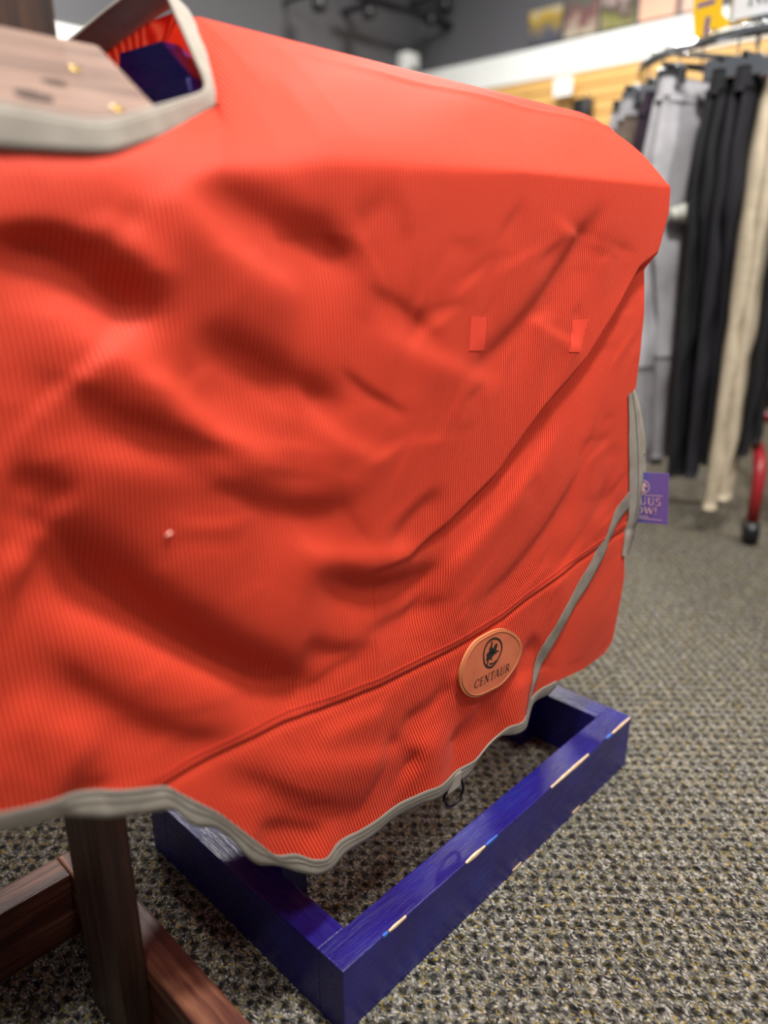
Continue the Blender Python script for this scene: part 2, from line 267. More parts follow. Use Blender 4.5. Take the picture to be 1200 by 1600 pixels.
EMB = [(0.2946, 0.3365), (0.3017, 0.3323), (0.3068, 0.3262), (0.3097, 0.3195), (0.3098, 0.3148), (0.3081, 0.3108), (0.3053, 0.3068), (0.3018, 0.3031), (0.2974, 0.2997), (0.293, 0.2974), (0.2877, 0.297), (0.2823, 0.2988), (0.278, 0.3015), (0.2744, 0.3052), (0.2714, 0.3105), (0.27, 0.3161), (0.2692, 0.3209), (0.2694, 0.3254), (0.271, 0.3302), (0.2739, 0.3345), (0.2778, 0.3375), (0.2824, 0.3387), (0.2884, 0.3384)]
RIDER = [[(0.2816, 0.3195), (0.2818, 0.3264), (0.2847, 0.3283), (0.2851, 0.3339), (0.2876, 0.3334), (0.2883, 0.3314), (0.2872, 0.3268), (0.2898, 0.3232), (0.2923, 0.3172), (0.2878, 0.3164)], [(0.2887, 0.3186), (0.2904, 0.3235), (0.293, 0.327), (0.2971, 0.3275), (0.2985, 0.3249), (0.2973, 0.3213), (0.296, 0.3186), (0.3024, 0.315), (0.3026, 0.3138), (0.2964, 0.3163), (0.2982, 0.3138), (0.2948, 0.3141), (0.2917, 0.3144)], [(0.2763, 0.3206), (0.2807, 0.3218), (0.2898, 0.3197), (0.2932, 0.3148), (0.2896, 0.3121), (0.2862, 0.312), (0.2894, 0.309), (0.2876, 0.3085), (0.2841, 0.3113), (0.2812, 0.31), (0.2805, 0.3035), (0.278, 0.3045), (0.2788, 0.3105), (0.2756, 0.3143), (0.2778, 0.3164)], [(0.2826, 0.3061), (0.291, 0.3034), (0.297, 0.3045), (0.2981, 0.3034), (0.292, 0.3013), (0.2851, 0.3026)]]
TXT = [(0.2536, 0.2833), (0.0724, -0.0063), (0.0022, 0.011)]
TAPES = [[(0.2282, 0.7127), (0.2556, 0.7113), (0.2548, 0.6777), (0.2271, 0.68)], [(0.426, 0.6991), (0.4614, 0.6988), (0.4437, 0.6608), (0.4186, 0.6629)]]
SPECK = [(-0.1198, 0.5777)]
DRING = [(0.2169, 0.169), (0.245, 0.153), (0.2483, 0.1396), (0.2176, 0.1537), (0.2339, 0.1211)]


# ------------------------------------------------------------------ blue stand
L_, W_, H_, T_ = .616, .381, .089, .038
bs = empty('rug_stand', (L_/2, W_/2, 0), 'blue painted wooden stand with a rectangular base of thick rails under the rug', 'stand')
near = box('base_rail', (0, 0, 0), (L_, T_, H_), M_bx, bs, .0015)
box('base_rail', (0, W_-T_, 0), (L_, W_, H_), M_bx, bs, .0015)
box('base_rail', (0, T_, 0), (T_, W_-T_, H_-.0005), M_by, bs, .0015)
farr = box('base_rail', (L_-T_, T_, 0), (L_, W_-T_, H_-.0005), M_by, bs, .0015)
for x0 in (T_, L_-2*T_): box('post', (x0, .146, 0), (x0+T_, .235, .90), M_bz, bs, .0015)
def slope_board(name, x0, x1, y0, z0, y1, z1, th, m, parent, bev=.0015):
    v = Vector((0, y1-y0, z1-z0)); L = v.length; ey = v.normalized(); ez = Vector((1, 0, 0)).cross(ey)
    Mx = Matrix(((1, ey.x, ez.x, 0), (0, ey.y, ez.y, y0), (0, ey.z, ez.z, z0), (0, 0, 0, 1)))
    return box(name, (x0, 0, -th), (x1, L, 0), m, parent, bev, Mx)
slope_board('roof_board', .034, .616, .068, .848, .150, .912, .018, M_bx, bs)
slope_board('roof_board', .034, .616, W_-.150, .912, W_-.068, .848, .018, M_bx, bs)
box('ridge_board', (.060, .146, .892), (.616, .235, .918), M_bx, bs, .0015)
def gable(name, x0, x1, prof, m, parent):
    n = len(prof); V = [(x0, a, b) for a, b in prof]+[(x1, a, b) for a, b in prof]
    return obj(name, V, [tuple(range(n))[::-1], tuple(range(n, 2*n))]+[(i, (i+1) % n, n+(i+1) % n, n+i) for i in range(n)], m, parent, False)
gable('end_plate', .012, .030, [(.285, .942), (.215, .940), (.172, .908), (.15, .88), (.15, .80), (.30, .80), (.30, .90)], M_by, bs)
gable('end_brace', -.010, .012, [(.262, .900), (.146, .900), (.138, .880), (.146, .80), (.262, .80)], M_by, bs)
def chip(x0, x1, z, dep, m, parent, top=True):
    # sliver of bare wood on the front upper edge of the near rail
    n = 7; V = []; F = []
    for i in range(n):
        a = i/(n-1); x = x0+(x1-x0)*a; q = dep*(.45+.55*math.sin(math.pi*min(max(a, .08), .92)))*(.8+.4*random.random())
        V += [(x, -.0006, z-q), (x, -.0006, z+.0004), (x, q*.7, z+.0004), (x, .001, z-q*.9)]
    for i in range(n-1):
        b = 4*i
        F += [(b, b+4, b+5, b+1), (b+1, b+5, b+6, b+2)]
    return obj('paint_chip', V, F, m, parent, False)
for x0, x1, dp, mm in ((.066, .094, .003, M_chip), (.058, .067, .003, M_cyan), (.199, .237, .0034, M_chip), (.238, .262, .0025, M_cyan), (.385, .485, .0034, M_chip), (.553, .612, .0026, M_chip), (.538, .555, .004, M_cyan)):
    chip(x0, x1, H_, dp, mm, near)
for x0 in (.302, .452): chip(x0, x0+.02, .006, .004, M_chip, near)
tube('knot', [(.598, .165, H_-.001), (.598, .165, H_+.0003)], .006, M_ink, farr)
adopt(bs)

# ------------------------------------------------------------------ brown stand
ws = empty('rug_stand', (-.38, .19, 0), 'dark stained wooden stand with screwed sloping top board inside the rug collar', 'stand')
box('base_rail', (-.134, .0, 0), (-.096, .358, .089), M_wy, ws, .003)
box('base_rail', (-.66, .32, 0), (-.134, .358, .089), M_wx, ws, .003)
box('base_rail', (-.66, .0, 0), (-.134, .038, .089), M_wx, ws, .003)
box('base_rail', (-.698, .0, 0), (-.66, .358, .089), M_wy, ws, .003)
box('post', (-.164, .146, .0), (-.134, .222, .868), M_wz, ws, .002)
box('post', (-.66, .146, .0), (-.63, .222, .868), M_wz, ws, .002)
pb = slope_board('roof_board', -.70, -.058, .066, .838, .19, .921, .018, M_wpanel, ws, .002)
slope_board('roof_board', -.70, -.058, .192, .921, .316, .838, .018, M_wpanel, ws, .002)
box('neck_board', (-.205, .244, .865), (-.063, .282, 1.25), M_wz, ws, .002)
ey = Vector((0, .124, .083)).normalized(); ez = Vector((1, 0, 0)).cross(ey)
for sx_, w_ in ((-.100, .055+.043), (-.094, .045)):
    c0 = Vector((sx_, .066, .838)) + ey*w_
    s1 = tube('screw', [c0-ez*.002, c0+ez*.0006], .0046, M_brass, pb, 14)
    tube('screw_recess', [c0+ez*.0005, c0+ez*.0009], .0016, M_ink, pb, 6)
for kx, kw_, kr in ((-.125, .070, .0045), (-.150, .045, .007), (-.168, .09, .004)):
    c0 = Vector((kx, .066, .838))+ey*kw_; V = []
    for i in range(14):
        an = 2*math.pi*i/14; V.append(c0+ez*.0004+Vector((1, 0, 0))*kr*1.9*math.cos(an)*(.8+.4*random.random())+ey*kr*math.sin(an)*(.8+.4*random.random()))
    obj('knot', V, [tuple(range(14))], M_wz, pb, False)
adopt(ws)

# ------------------------------------------------------------------ the rug
Y0 = .045; FOLD = 1.0
GX = np.linspace(-.5, .74, 560); GZ = np.linspace(.92, .08, 380); DZ = GZ[0]-GZ[1]
gx2, gz2 = np.meshgrid(GX, GZ)
def poly_dist(px, pz, pts):
    best = np.full(px.shape, 9.); tt = np.zeros(px.shape); sd = np.zeros(px.shape)
    P = np.array(pts); seg = np.linalg.norm(np.diff(P, axis=0), axis=1); tot = seg.sum(); acc = 0
    for i in range(len(P)-1):
        a, b = P[i], P[i+1]; v = b-a; l2 = (v@v) or 1e-9
        k = np.clip(((px-a[0])*v[0]+(pz-a[1])*v[1])/l2, 0, 1)
        dx = px-(a[0]+k*v[0]); dz = pz-(a[1]+k*v[1]); dd = np.hypot(dx, dz)
        m = dd < best; best = np.where(m, dd, best); tt = np.where(m, (acc+k*seg[i])/tot, tt)
        sd = np.where(m, np.sign(v[0]*(pz-a[1])-v[1]*(px-a[0]))*dd, sd); acc += seg[i]
    return best, tt, sd
Dg = np.zeros(gx2.shape)
def add_fold(amp, sig, pts, taper):
    # one soft fold: the sheet steps in or out across the line and recovers below it
    global Dg
    if pts[0][0] > pts[-1][0]: pts = pts[::-1]
    P = np.array(pts)
    for _ in range(2):      # round the corners of the guide line
        Q = [P[0]]
        for a, b in zip(P[:-1], P[1:]): Q += [a*.75+b*.25, a*.25+b*.75]
        P = np.array(Q+[P[-1]])
    lam = 2.0*sig+.018; mg = 5*lam
    i0, i1 = np.searchsorted(GX, (P[:, 0].min()-mg, P[:, 0].max()+mg)); j0, j1 = np.searchsorted(-GZ, (-P[:, 1].max()-mg, -P[:, 1].min()+mg))
    w_ = (slice(j0, j1), slice(i0, i1)); dd, tt, sd = poly_dist(gx2[w_], gz2[w_], P)
    dn_ = -sd; st = 1/(1+np.exp(np.clip(-dn_*1.7/sig, -60, 60)))
    e_ = np.clip(np.minimum(tt, 1-tt)/taper, 0, 1); e_ = e_*e_*(3-2*e_)
    Dg[w_] += amp*sig*1.9*st*np.exp(-np.maximum(dn_, 0)/lam)*e_*np.clip((.88-gz2[w_])/.05, 0, 1)
for amp, sig, pts in STROKES: add_fold(amp*FOLD, sig*1.1, pts, .30)
for i in range(300):      # short fine wrinkles
    x0 = rng.uniform(-.3, .6); z0 = rng.uniform(.2, .82); an = rng.normal(-.45 if x0 < .1 else .6, .45); ln = rng.uniform(.02, .075)
    cv = rng.normal(0, .25)*ln
    pts = [(x0-ln*math.cos(an), z0-ln*math.sin(an)), (x0+cv, z0+cv), (x0+ln*math.cos(an), z0+ln*math.sin(an))]
    add_fold(rng.choice((-1, 1))*rng.uniform(.10, .42)*(1 if i < 110 else .55), rng.uniform(.0018, .0032), pts, .5)
def blur(A, k):
    for _ in range(k):
        A[1:-1] = (A[:-2]+2*A[1:-1]+A[2:])/4; A[:, 1:-1] = (A[:, :-2]+2*A[:, 1:-1]+A[:, 2:])/4
    return A
Dg = blur(Dg, 2)
# pleat that falls from the rear corner: everything below and behind it lies deeper
dd, tt, sd = poly_dist(gx2, gz2, PLEAT)
below = np.clip(sd/.005+.3, 0, 1) if True else 0
fall = np.clip(1-tt, 0, 1)**.7
Dg -= .015*below*fall*np.exp(-np.maximum(sd, 0)/.07)*np.clip((.775-gz2)/.02, 0, 1)
# tail panel bellies outwards, the seam pulls in a little
Dg += .004*np.exp(-((gx2-.55)/.09)**2-((gz2-.28)/.07)**2)
sz = np.interp(GX, [p[0] for p in SEAM], [p[1] for p in SEAM])
dzs = gz2-sz[None, :]
Dg -= .0016*np.exp(-((dzs+.002)/.004)**2)*(gx2 > -.15)
# ripples of the lower edge
lowm = np.clip((.30-gz2)/.12, 0, 1)
Dg += lowm*(.004*np.sin(gx2*38+.6)+.0025*np.sin(gx2*71+1.1))*np.clip((.5-gx2)/.08,0,1)
for _ in range(1):
    Dg[1:-1, 1:-1] = (Dg[1:-1, 1:-1]*2+Dg[:-2, 1:-1]+Dg[2:, 1:-1]+Dg[1:-1, :-2]+Dg[1:-1, 2:])/6
def Dsm(x, z):
    fx = np.clip((np.asarray(x, float)-GX[0])/(GX[1]-GX[0]), 0, len(GX)-1.001); fz = np.clip((GZ[0]-np.asarray(z, float))/DZ, 0, len(GZ)-1.001)
    i = fx.astype(int); j = fz.astype(int); a = fx-i; b = fz-j
    return (Dg[j, i]*(1-a)*(1-b)+Dg[j, i+1]*a*(1-b)+Dg[j+1, i]*(1-a)*b+Dg[j+1, i+1]*a*b)
def ybase(x, z):
    x = np.asarray(x, float); z = np.asarray(z, float)
    return Y0 + 0*x
def surf(x, z, off=0.0):
    return np.stack([np.asarray(x, float), ybase(x, z)-Dsm(x, z)-off, np.asarray(z, float)], -1)
hx = [-.46, -.36]+[p[0] for p in HEM_TOP]+[p[0] for p in HEM_REAR[1:]]; hz = [.50, .455]+[p[1] for p in HEM_TOP]+[p[1] for p in HEM_REAR[1:]]
order = np.argsort(hx); hx = np.array(hx)[order]; hz = np.array(hz)[order]
rz = np.array([p[1] for p in REAR])[::-1]; rx = np.array([p[0] for p in REAR])[::-1]
NU, NR, NS = 430, 44, 300
us = np.linspace(-.44, .635, NU)
# upper edge of the near half: collar, then the ridge
KU = [-.44, -.30, -.16, -.135, -.05, -.045, .005, .03, .635]
KP = np.array([(-.44, .10, .80), (-.30, .072, .828), (-.19, .057, .827), (-.132, .056, .829), (-.030, .103, .868), (-.008, .115, .878), (.020, .19, .953), (.035, .19, .957), (.635, .19, .960)])
upper = np.stack([np.interp(us, KU, KP[:, i]) for i in range(3)], -1)
SX = [-.44, -.30, -.15, -.05, .05, .30, .635]; SZ = [.745, .765, .785, .825, .842, .850, .857]
sh_z = np.interp(us, SX, SZ)
near_P = np.zeros((NR+NS, NU, 3))
roofness = np.clip((us-.005)/.08, 0, 1)
for i in range(NR):
    a = i/NR
    shp = np.stack([us, np.full(NU, Y0), sh_z], -1)
    p = upper*(1-a)+shp*a
    p[:, 2] += (.013*roofness+.004*(1-roofness))*math.sin(math.pi*a)**.8
    p[:, 1] -= .003*math.sin(math.pi*a)*(1-roofness)
    near_P[i] = p
for j in range(NS):
    v = j/(NS-1)
    xh = np.where(us > .3, .3+(us-.3)*(.615-.3)/(.635-.3), us)
    zh = np.interp(xh, hx, hz)-.003
    z = sh_z+(zh-sh_z)*v
    xr = np.interp(z, rz, rx)
    x = np.where(us > .3, .3+(us-.3)*(xr-.3)/(.635-.3), us)
    near_P[NR+j] = surf(x, z)
# soften the shoulder, more towards the collar
sm = near_P.copy()
for it in range(26):
    wgt = np.clip((0.30-us)/.35, .0, 1)*(1 if it > 1 else 1)
    wgt = np.maximum(wgt, .5 if it < 2 else 0)
    lo, hi = NR-22, NR+26
    blk = sm[lo-1:hi+1]; av = (blk[:-2]+blk[2:])/2
    sm[lo:hi] = sm[lo:hi]*(1-.5*wgt[None, :, None])+av*.5*wgt[None, :, None]
near_P = sm
# gentle crease along the top
aa = np.linspace(0, 1, NR)
near_P[:NR, :, 2] += (.0022*np.exp(-((aa[:, None]-(.30+.12*us[None, :]))/.04)**2)+.0012*np.sin(us[None, :]*31+aa[:, None]*9)*np.sin(np.pi*aa)[:, None])*roofness[None, :]
def wrap(P, x_extra=12):
    # close the rear: the sheet turns the corner and runs inwards behind the stand
    rows = P.shape[0]; last = P[:, -1]; out = [P]
    k = np.clip((np.arange(rows)-(NR-16))/46, 0, 1)[:, None]
    inn = np.concatenate([np.zeros((rows, 1)), (.19-last[:, 1:2])*.25, -np.ones((rows, 1))], 1)*(1-k)+np.array([[0, 1, -.05]])*k
    inn /= np.linalg.norm(inn, axis=1)[:, None]; ex = np.array([[1, 0, 0]])
    rd = .006; ext = []
    for q in range(1, 6):
        an = q/5*math.pi/2; ext.append(last+rd*math.sin(an)*ex+rd*(1-math.cos(an))*inn)
    for q in range(1, 9): ext.append(ext[4]+inn*(.011*q)-ex*.0012*q)
    return np.concatenate([P, np.stack(ext, 1)], 1)
full = wrap(near_P)
def grid_mesh(P):
    R, Cn = P.shape[:2]; idx = np.arange(R*Cn).reshape(R, Cn)
    F = np.stack([idx[:-1, :-1], idx[1:, :-1], idx[1:, 1:], idx[:-1, 1:]], -1).reshape(-1, 4); return P.reshape(-1, 3), F
def rug_uv(P):
    x = P[..., 0].copy(); z = P[..., 2]
    # arc length along each row beyond the corner
    x[:, NU:] = x[:, NU-1:NU]+np.cumsum(np.linalg.norm(np.diff(P[:, NU-1:], axis=1), axis=2), 1)
    seamz = np.interp(x, [p[0] for p in SEAM], [p[1] for p in SEAM])
    sh = np.where((z < seamz) & (P[..., 1] < .1), (z-seamz)*.30, 0)
    dq, tq, sq = poly_dist(x, z, PLEAT)
    sh += np.where((sq > 0) & (P[..., 1] < .1) & (x > .1) & (z > seamz), .40*(.62-z)*np.clip(1-tq, 0, 1)*np.clip((z-seamz)/.05, 0, 1), 0)
    v = np.cumsum(np.concatenate([np.zeros((1, P.shape[1])), np.linalg.norm(np.diff(P, axis=0), axis=2)], 0), 0)
    return np.stack([x+sh, v], -1).reshape(-1, 2)
rug = empty('horse_rug', (.1, .19, .2), 'orange-red ribbed horse rug with grey binding hanging over the wooden stands', 'horse rug')
V, F = grid_mesh(full)
obj('rug_side', V, F, M_rug, rug, True, rug_uv(full))
# far half
upF = upper.copy(); upF[:, 1] = .381-upF[:, 1]
KPf = np.array([(-.44, .28, .80), (-.30, .316, .817), (-.19, .334, .845), (-.135, .333, .855), (-.020, .325, .924), (.010, .308, .946), (.034, .262, .968), (.036, .225, .968), (.635, .19, .960)])
upF = np.stack([np.interp(us, KU, KPf[:, i]) for i in range(3)], -1)
iridge = np.searchsorted(us, .006)
rowsF = 26; farP = np.zeros((rowsF+60, NU, 3))
for i in range(rowsF):
    a = i/rowsF; shp = np.stack([us, np.full(NU, .381-Y0), sh_z], -1); p = upF*(1-a)+shp*a; p[:, 2] += (.013*roofness+.028*np.clip((.30-us)/.2, 0, 1)*roofness*(us > .0))*math.sin(math.pi*a); farP[i] = p
for j in range(60):
    v = j/59; z = sh_z+(.22+.25*np.clip(-us/.4, 0, 1)-sh_z)*v
    farP[rowsF+j] = np.stack([us, .381-Y0+.006*np.sin(us*26+z*9)+.003*np.sin(us*57), z], -1)
ridge_near = near_P[0].copy()
sel = us >= .03; farP[0][sel] = ridge_near[sel]
fp = farP[:, ::3]; V, F = grid_mesh(fp); F = F[:, ::-1]
obj('rug_side', V, F, M_rug, rug, True, np.stack([fp[..., 0], fp[..., 2]], -1).reshape(-1, 2))
# small gusset at the withers where the far half meets the ridge
def strip(name, A, B, m, parent, rows=5, bulge=.0012, uvx=False, face_y=True, thick=.0016):
    # cloth strip between two 3D polylines with a soft pillow profile and a back face
    A = np.asarray(A); B = np.asarray(B); n = len(A)
    tv = np.gradient(A, axis=0); nv = np.cross(tv, B-A); nv /= np.maximum(np.linalg.norm(nv, axis=1), 1e-9)[:, None]
    if face_y: nv = np.where(nv[:, 1:2] > 0, -nv, nv)
    P = []
    for i in range(rows):
        a = i/(rows-1); P.append(A*(1-a)+B*a+nv*(bulge*math.sin(math.pi*min(max(a, .0), 1))))
    for i in range(rows-1, -1, -1):
        a = i/(rows-1); P.append(A*(1-a)+B*a-nv*thick*.5)
    P.append(P[0]); P = np.array(P); V, F = grid_mesh(P)
    return obj(name, V, F, m, parent, True, np.stack([P[..., 0], P[..., 2]], -1).reshape(-1, 2) if uvx else None)
def resample(pts, n):
    P = np.array(pts, float); s = np.concatenate([[0], np.cumsum(np.linalg.norm(np.diff(P, axis=0), axis=1))])
    q = np.linspace(0, s[-1], n); R = np.stack([np.interp(q, s, P[:, i]) for i in range(P.shape[1])], -1)
    for _ in range(2): R[1:-1] = (R[:-2]+2*R[1:-1]+R[2:])/4
    return R
ht = resample([(-.46, .50), (-.36, .455)]+HEM_TOP, 260); hb = resample([(-.455, .482), (-.358, .437)]+HEM_BOT, 260)
A3 = surf(ht[:, 0], ht[:, 1], .0018); B3 = surf(hb[:, 0], hb[:, 1], .0010)
hemb = strip('hem_binding', A3, B3, M_bind, rug, 6, .0008)
mid = A3*.62+B3*.38; mid[:, 1] -= .0012; tube('stitching', mid[::2], .0003, M_stitch, hemb, 5)
mid = A3*.93+B3*.07; mid[:, 1] -= .0012; tube('stitching', mid[::2], .0004, M_stitch, hemb, 5)
tl = resample(TAIL_L, 60); trr = resample(TAIL_R, 60)
A3 = surf(tl[:, 0], tl[:, 1], .0018); B3 = surf(trr[:, 0], trr[:, 1], -.002); B3[:, 1] = A3[:, 1]+.002
tb = strip('tail_binding', A3, B3, M_bind, rug, 6, .0014)
mid = A3*.55+B3*.45; mid[:, 1] -= .0020; tube('stitching', mid[::2], .0004, M_stitch, tb, 5)
sl_ = resample(STRIP_L, 90); sr_ = resample(STRIP_R, 90)
rs = strip('reflective_strip', surf(sl_[:, 0], sl_[:, 1], .0020), surf(sr_[:, 0], sr_[:, 1], .0020), M_reflect, rug, 7, .0006)
for kk in (.06, .94):
    mm = (surf(sl_[:, 0], sl_[:, 1], .0016)*(1-kk)+surf(sr_[:, 0], sr_[:, 1], .0016)*kk); tube('stitching', mm[::2], .00035, M_stitch, rs, 5)
sm_ = resample(SEAM, 220)
seam = strip('seam_tape', surf(sm_[:, 0], sm_[:, 1]+.0095, .0002), surf(sm_[:, 0], sm_[:, 1], .0010), M_rug, rug, 5, .0003, True)
tube('stitching', surf(sm_[:, 0], sm_[:, 1]-.0004, .0005)[::2], .0005, M_thread, seam, 6)
tube('stitching', surf(sm_[:, 0], sm_[:, 1]+.0088, .0010)[::2], .0003, M_thread, seam, 6)
# collar binding: near edge, up over the withers, far edge
def collar(pts, n):
    R = resample(pts, n)
    for _ in range(3): R[1:-1] = (R[:-2]+2*R[1:-1]+R[2:])/4
    return R
ci = [(-.30, .070, .849), (-.19, .055, .847), (-.131, .055, .844), (-.076, .079, .863), (-.024, .105, .881), (-.013, .112, .887), (-.001, .15, .921), (.014, .20, .967), (.026, .228, .990), (.020, .262, .988), (.008, .278, .978), (-.006, .295, .965), (-.027, .31, .946), (-.10, .325, .89), (-.16, .328, .862), (-.30, .31, .835)]
co_ = [(-.30, .068, .826), (-.195, .053, .824), (-.132, .052, .827), (-.075, .076, .845), (-.024, .104, .869), (.000, .112, .880), (.015, .15, .921), (.031, .20, .963), (.042, .228, .976), (.037, .262, .970), (.026, .285, .958), (.010, .31, .945), (-.020, .328, .922), (-.10, .335, .868), (-.16, .336, .843), (-.30, .318, .815)]
cI, cO = collar(ci, 160), collar(co_, 160)
nb = strip('collar_binding', cI, cO, M_bind, rug, 6, .0014, thick=.0030, face_y=False)
tube('binding_edge', cI[::2], .0018, M_bind, nb, 8)
# brand patch
def flat_poly(name, poly, off, m, parent, thick=.0008, sub=True):
    bm = bmesh.new(); P = np.array(poly)
    top = [bm.verts.new(tuple(p)) for p in surf(P[:, 0], P[:, 1], off+thick)]
    f = bm.faces.new(top)
    g = bmesh.ops.extrude_face_region(bm, geom=[f])
    bt = [v for v in g['geom'] if isinstance(v, bmesh.types.BMVert)]
    for v in bt: v.co.y += thick
    bmesh.ops.triangulate(bm, faces=bm.faces[:])
    return from_bm(name, bm, m, parent)
PC = np.array(PATCH).mean(0)
# mean offset so the stiff badge sits proud of the folds
pd = Dsm(np.array(PATCH)[:, 0], np.array(PATCH)[:, 1])
def patch_pt(x, z, off):
    X = np.asarray(x, float)-PC[0]; Z = np.asarray(z, float)-PC[1]
    A = np.c_[np.ones(len(pd)), np.array(PATCH)-PC]; k = np.linalg.lstsq(A, pd, rcond=None)[0]
    return np.stack([X+PC[0], Y0-(k[0]+k[1]*X+k[2]*Z)-.0022-off, Z+PC[1]], -1)
def badge(name, poly, off, m, parent, thick):
    P = np.array(poly); bm = bmesh.new()
    vs = [bm.verts.new(tuple(p)) for p in patch_pt(P[:, 0], P[:, 1], off+thick)]; f = bm.faces.new(vs)
    g = bmesh.ops.extrude_face_region(bm, geom=[f])
    for v in [e for e in g['geom'] if isinstance(e, bmesh.types.BMVert)]: v.co.y += thick
    return from_bm(name, bm, m, parent)
def smooth_closed(pts, n):
    P = np.array(pts+[pts[0]]); s = np.concatenate([[0], np.cumsum(np.linalg.norm(np.diff(P, axis=0), axis=1))]); q = np.linspace(0, s[-1], n, endpoint=False)
    R = np.stack([np.interp(q, s, P[:, i]) for i in (0, 1)], -1)
    for _ in range(6): R = (np.roll(R, 1, 0)+2*R+np.roll(R, -1, 0))/4
    return R
pp = smooth_closed(PATCH, 96)
pa = badge('brand_patch', pp, 0, M_leatheredge, rug, .0030)
inner = PC+(pp-PC)*.955
bi = badge('patch_face', inner, .0030, M_leather, pa, .0004)
tube('patch_stitching', patch_pt(*(PC+(pp-PC)*.93).T, .0036), .0004, M_leatheredge, pa, 5, True)
emb = smooth_closed(EMB, 60); ec = emb.mean(0)
def ring(name, outer, inner_, off, m, parent):
    A = patch_pt(outer[:, 0], outer[:, 1], off); B = patch_pt(inner_[:, 0], inner_[:, 1], off)
    n = len(A); V = np.concatenate([A, B]); F = [(i, (i+1) % n, n+(i+1) % n, n+i) for i in range(n)]
    return obj(name, V, F, m, parent, False)
ring('emblem_ring', emb, ec+(emb-ec)*.87, .0037, M_ink, pa)
for k, p in enumerate(RIDER):
    q = np.array(p); bm = bmesh.new(); bm.faces.new([bm.verts.new(tuple(v)) for v in patch_pt(q[:, 0], q[:, 1], .0037)])
    bmesh.ops.triangulate(bm, faces=bm.faces[:]); from_bm('emblem_rider', bm, M_ink, pa)
# ---- serif lettering made of strokes: polygons in a unit box of height 1
def stk(x0, y0, x1, y1, w0, w1=None):
    w1 = w0 if w1 is None else w1
    dx, dy = x1-x0, y1-y0; l = math.hypot(dx, dy); nx, ny = -dy/l/2, dx/l/2
    return [[(x0+nx*w0, y0+ny*w0), (x0-nx*w0, y0-ny*w0), (x1-nx*w1, y1-ny*w1), (x1+nx*w1, y1+ny*w1)]]
def arc(cx, cy, rx, ry, a0, a1, wt, wn, n=18):
    out = []
    for i in range(n):
        q = []
        for k in (i, i+1):
            a = math.radians(a0+(a1-a0)*k/n); w_ = wn+(wt-wn)*abs(math.cos(a))
            q.append(((cx+(rx+w_/2)*math.cos(a), cy+(ry+wn/2)*math.sin(a)), (cx+(rx-w_/2)*math.cos(a), cy+(ry-wn/2)*math.sin(a))))
        out.append([q[0][0], q[0][1], q[1][1], q[1][0]])
    return out
K, k_ = .15, .07
srf = lambda x, y, w=.26: stk(x-w/2, y, x+w/2, y, .05)
G = {
'C': (arc(.47, .5, .38, .46, 40, 320, K, k_)+stk(.76, .72, .76, .92, .06), .86),
'E': (stk(.2, 0, .2, 1, K)+stk(.1, .975, .66, .975, .06)+stk(.2, .52, .54, .52, .06)+stk(.1, .025, .68, .025, .06)+stk(.66, .8, .66, 1, .05)+stk(.68, 0, .68, .2, .05)+stk(.54, .42, .54, .62, .05), .76),
'N': (stk(.2, 0, .2, 1, k_)+stk(.2, .97, .8, .03, K)+stk(.8, 0, .8, 1, k_)+srf(.2, .02)+srf(.8, .98)+srf(.14, .98, .18), .98),
'T': (stk(.42, 0, .42, 1, K)+stk(.06, .97, .78, .97, .06)+stk(.08, .78, .08, 1, .05)+stk(.76, .78, .76, 1, .05)+srf(.42, .02, .34), .84),
'A': (stk(.1, 0, .44, 1, k_)+stk(.44, 1, .80, 0, K)+stk(.22, .34, .66, .34, .06)+srf(.1, .02, .22)+srf(.8, .02, .28), .92),
'U': (stk(.2, .33, .2, 1, K)+arc(.46, .33, .26, .31, 180, 360, K, k_)+stk(.72, .33, .72, 1, k_)+srf(.2, .98, .32)+srf(.72, .98, .26), .92),
'R': (stk(.2, 0, .2, 1, K)+stk(.1, .97, .42, .97, .06)+arc(.42, .735, .22, .235, -90, 90, K, k_)+stk(.2, .5, .44, .5, .06)+stk(.42, .5, .80, .02, K)+srf(.2, .02, .3), .86),
'Q': (arc(.48, .5, .38, .46, 0, 360, K, k_, 28)+stk(.5, .2, .86, -.12, .1), .98),
'O': (arc(.48, .5, .38, .46, 0, 360, K, k_, 28), .98),
'S': (arc(.36, .74, .22, .22, 40, 260, .12, .09)+arc(.36, .26, .24, .24, -140, 80, .12, .09)+stk(.58, .74, .58, .92, .05)+stk(.1, .08, .1, .28, .05), .70),
'W': (stk(.1, 1, .36, 0, K)+stk(.36, 0, .6, 1, k_)+stk(.6, 1, .86, 0, K)+stk(.86, 0, 1.1, 1, k_)+srf(.1, .98, .28)+srf(.58, .98, .2)+srf(1.1, .98, .22), 1.2),
'!': (stk(.16, .3, .16, 1, .07, .15)+arc(.16, .07, .03, .03, 0, 360, .07, .07, 10), .36),
'I': (stk(.2, 0, .2, 1, K)+srf(.2, .02)+srf(.2, .98), .42),
}
def text_polys(s, gap=.06):
    x = 0; out = []
    for ch in s:
        g, adv = G[ch]; out.append([[(x+a, b) for a, b in q] for q in g]); x += adv+gap
    return out, x-gap
def letters(s, place, m, parent, name='letter'):
    gl, wd = text_polys(s)
    for polys in gl:
        V = []; F = []
        for q in polys:
            b = len(V); V += [place(a/wd, y) for a, y in q]; F.append(tuple(range(b, b+len(q))))
        obj(name, V, F, m, parent, False)
TO, TX, TZ = [np.array(v) for v in TXT]
def pl(a, b):
    q = TO+TX*a+TZ*b; return tuple(patch_pt([q[0]], [q[1]], .0037)[0])
letters('CENTAUR', pl, M_ink, pa)
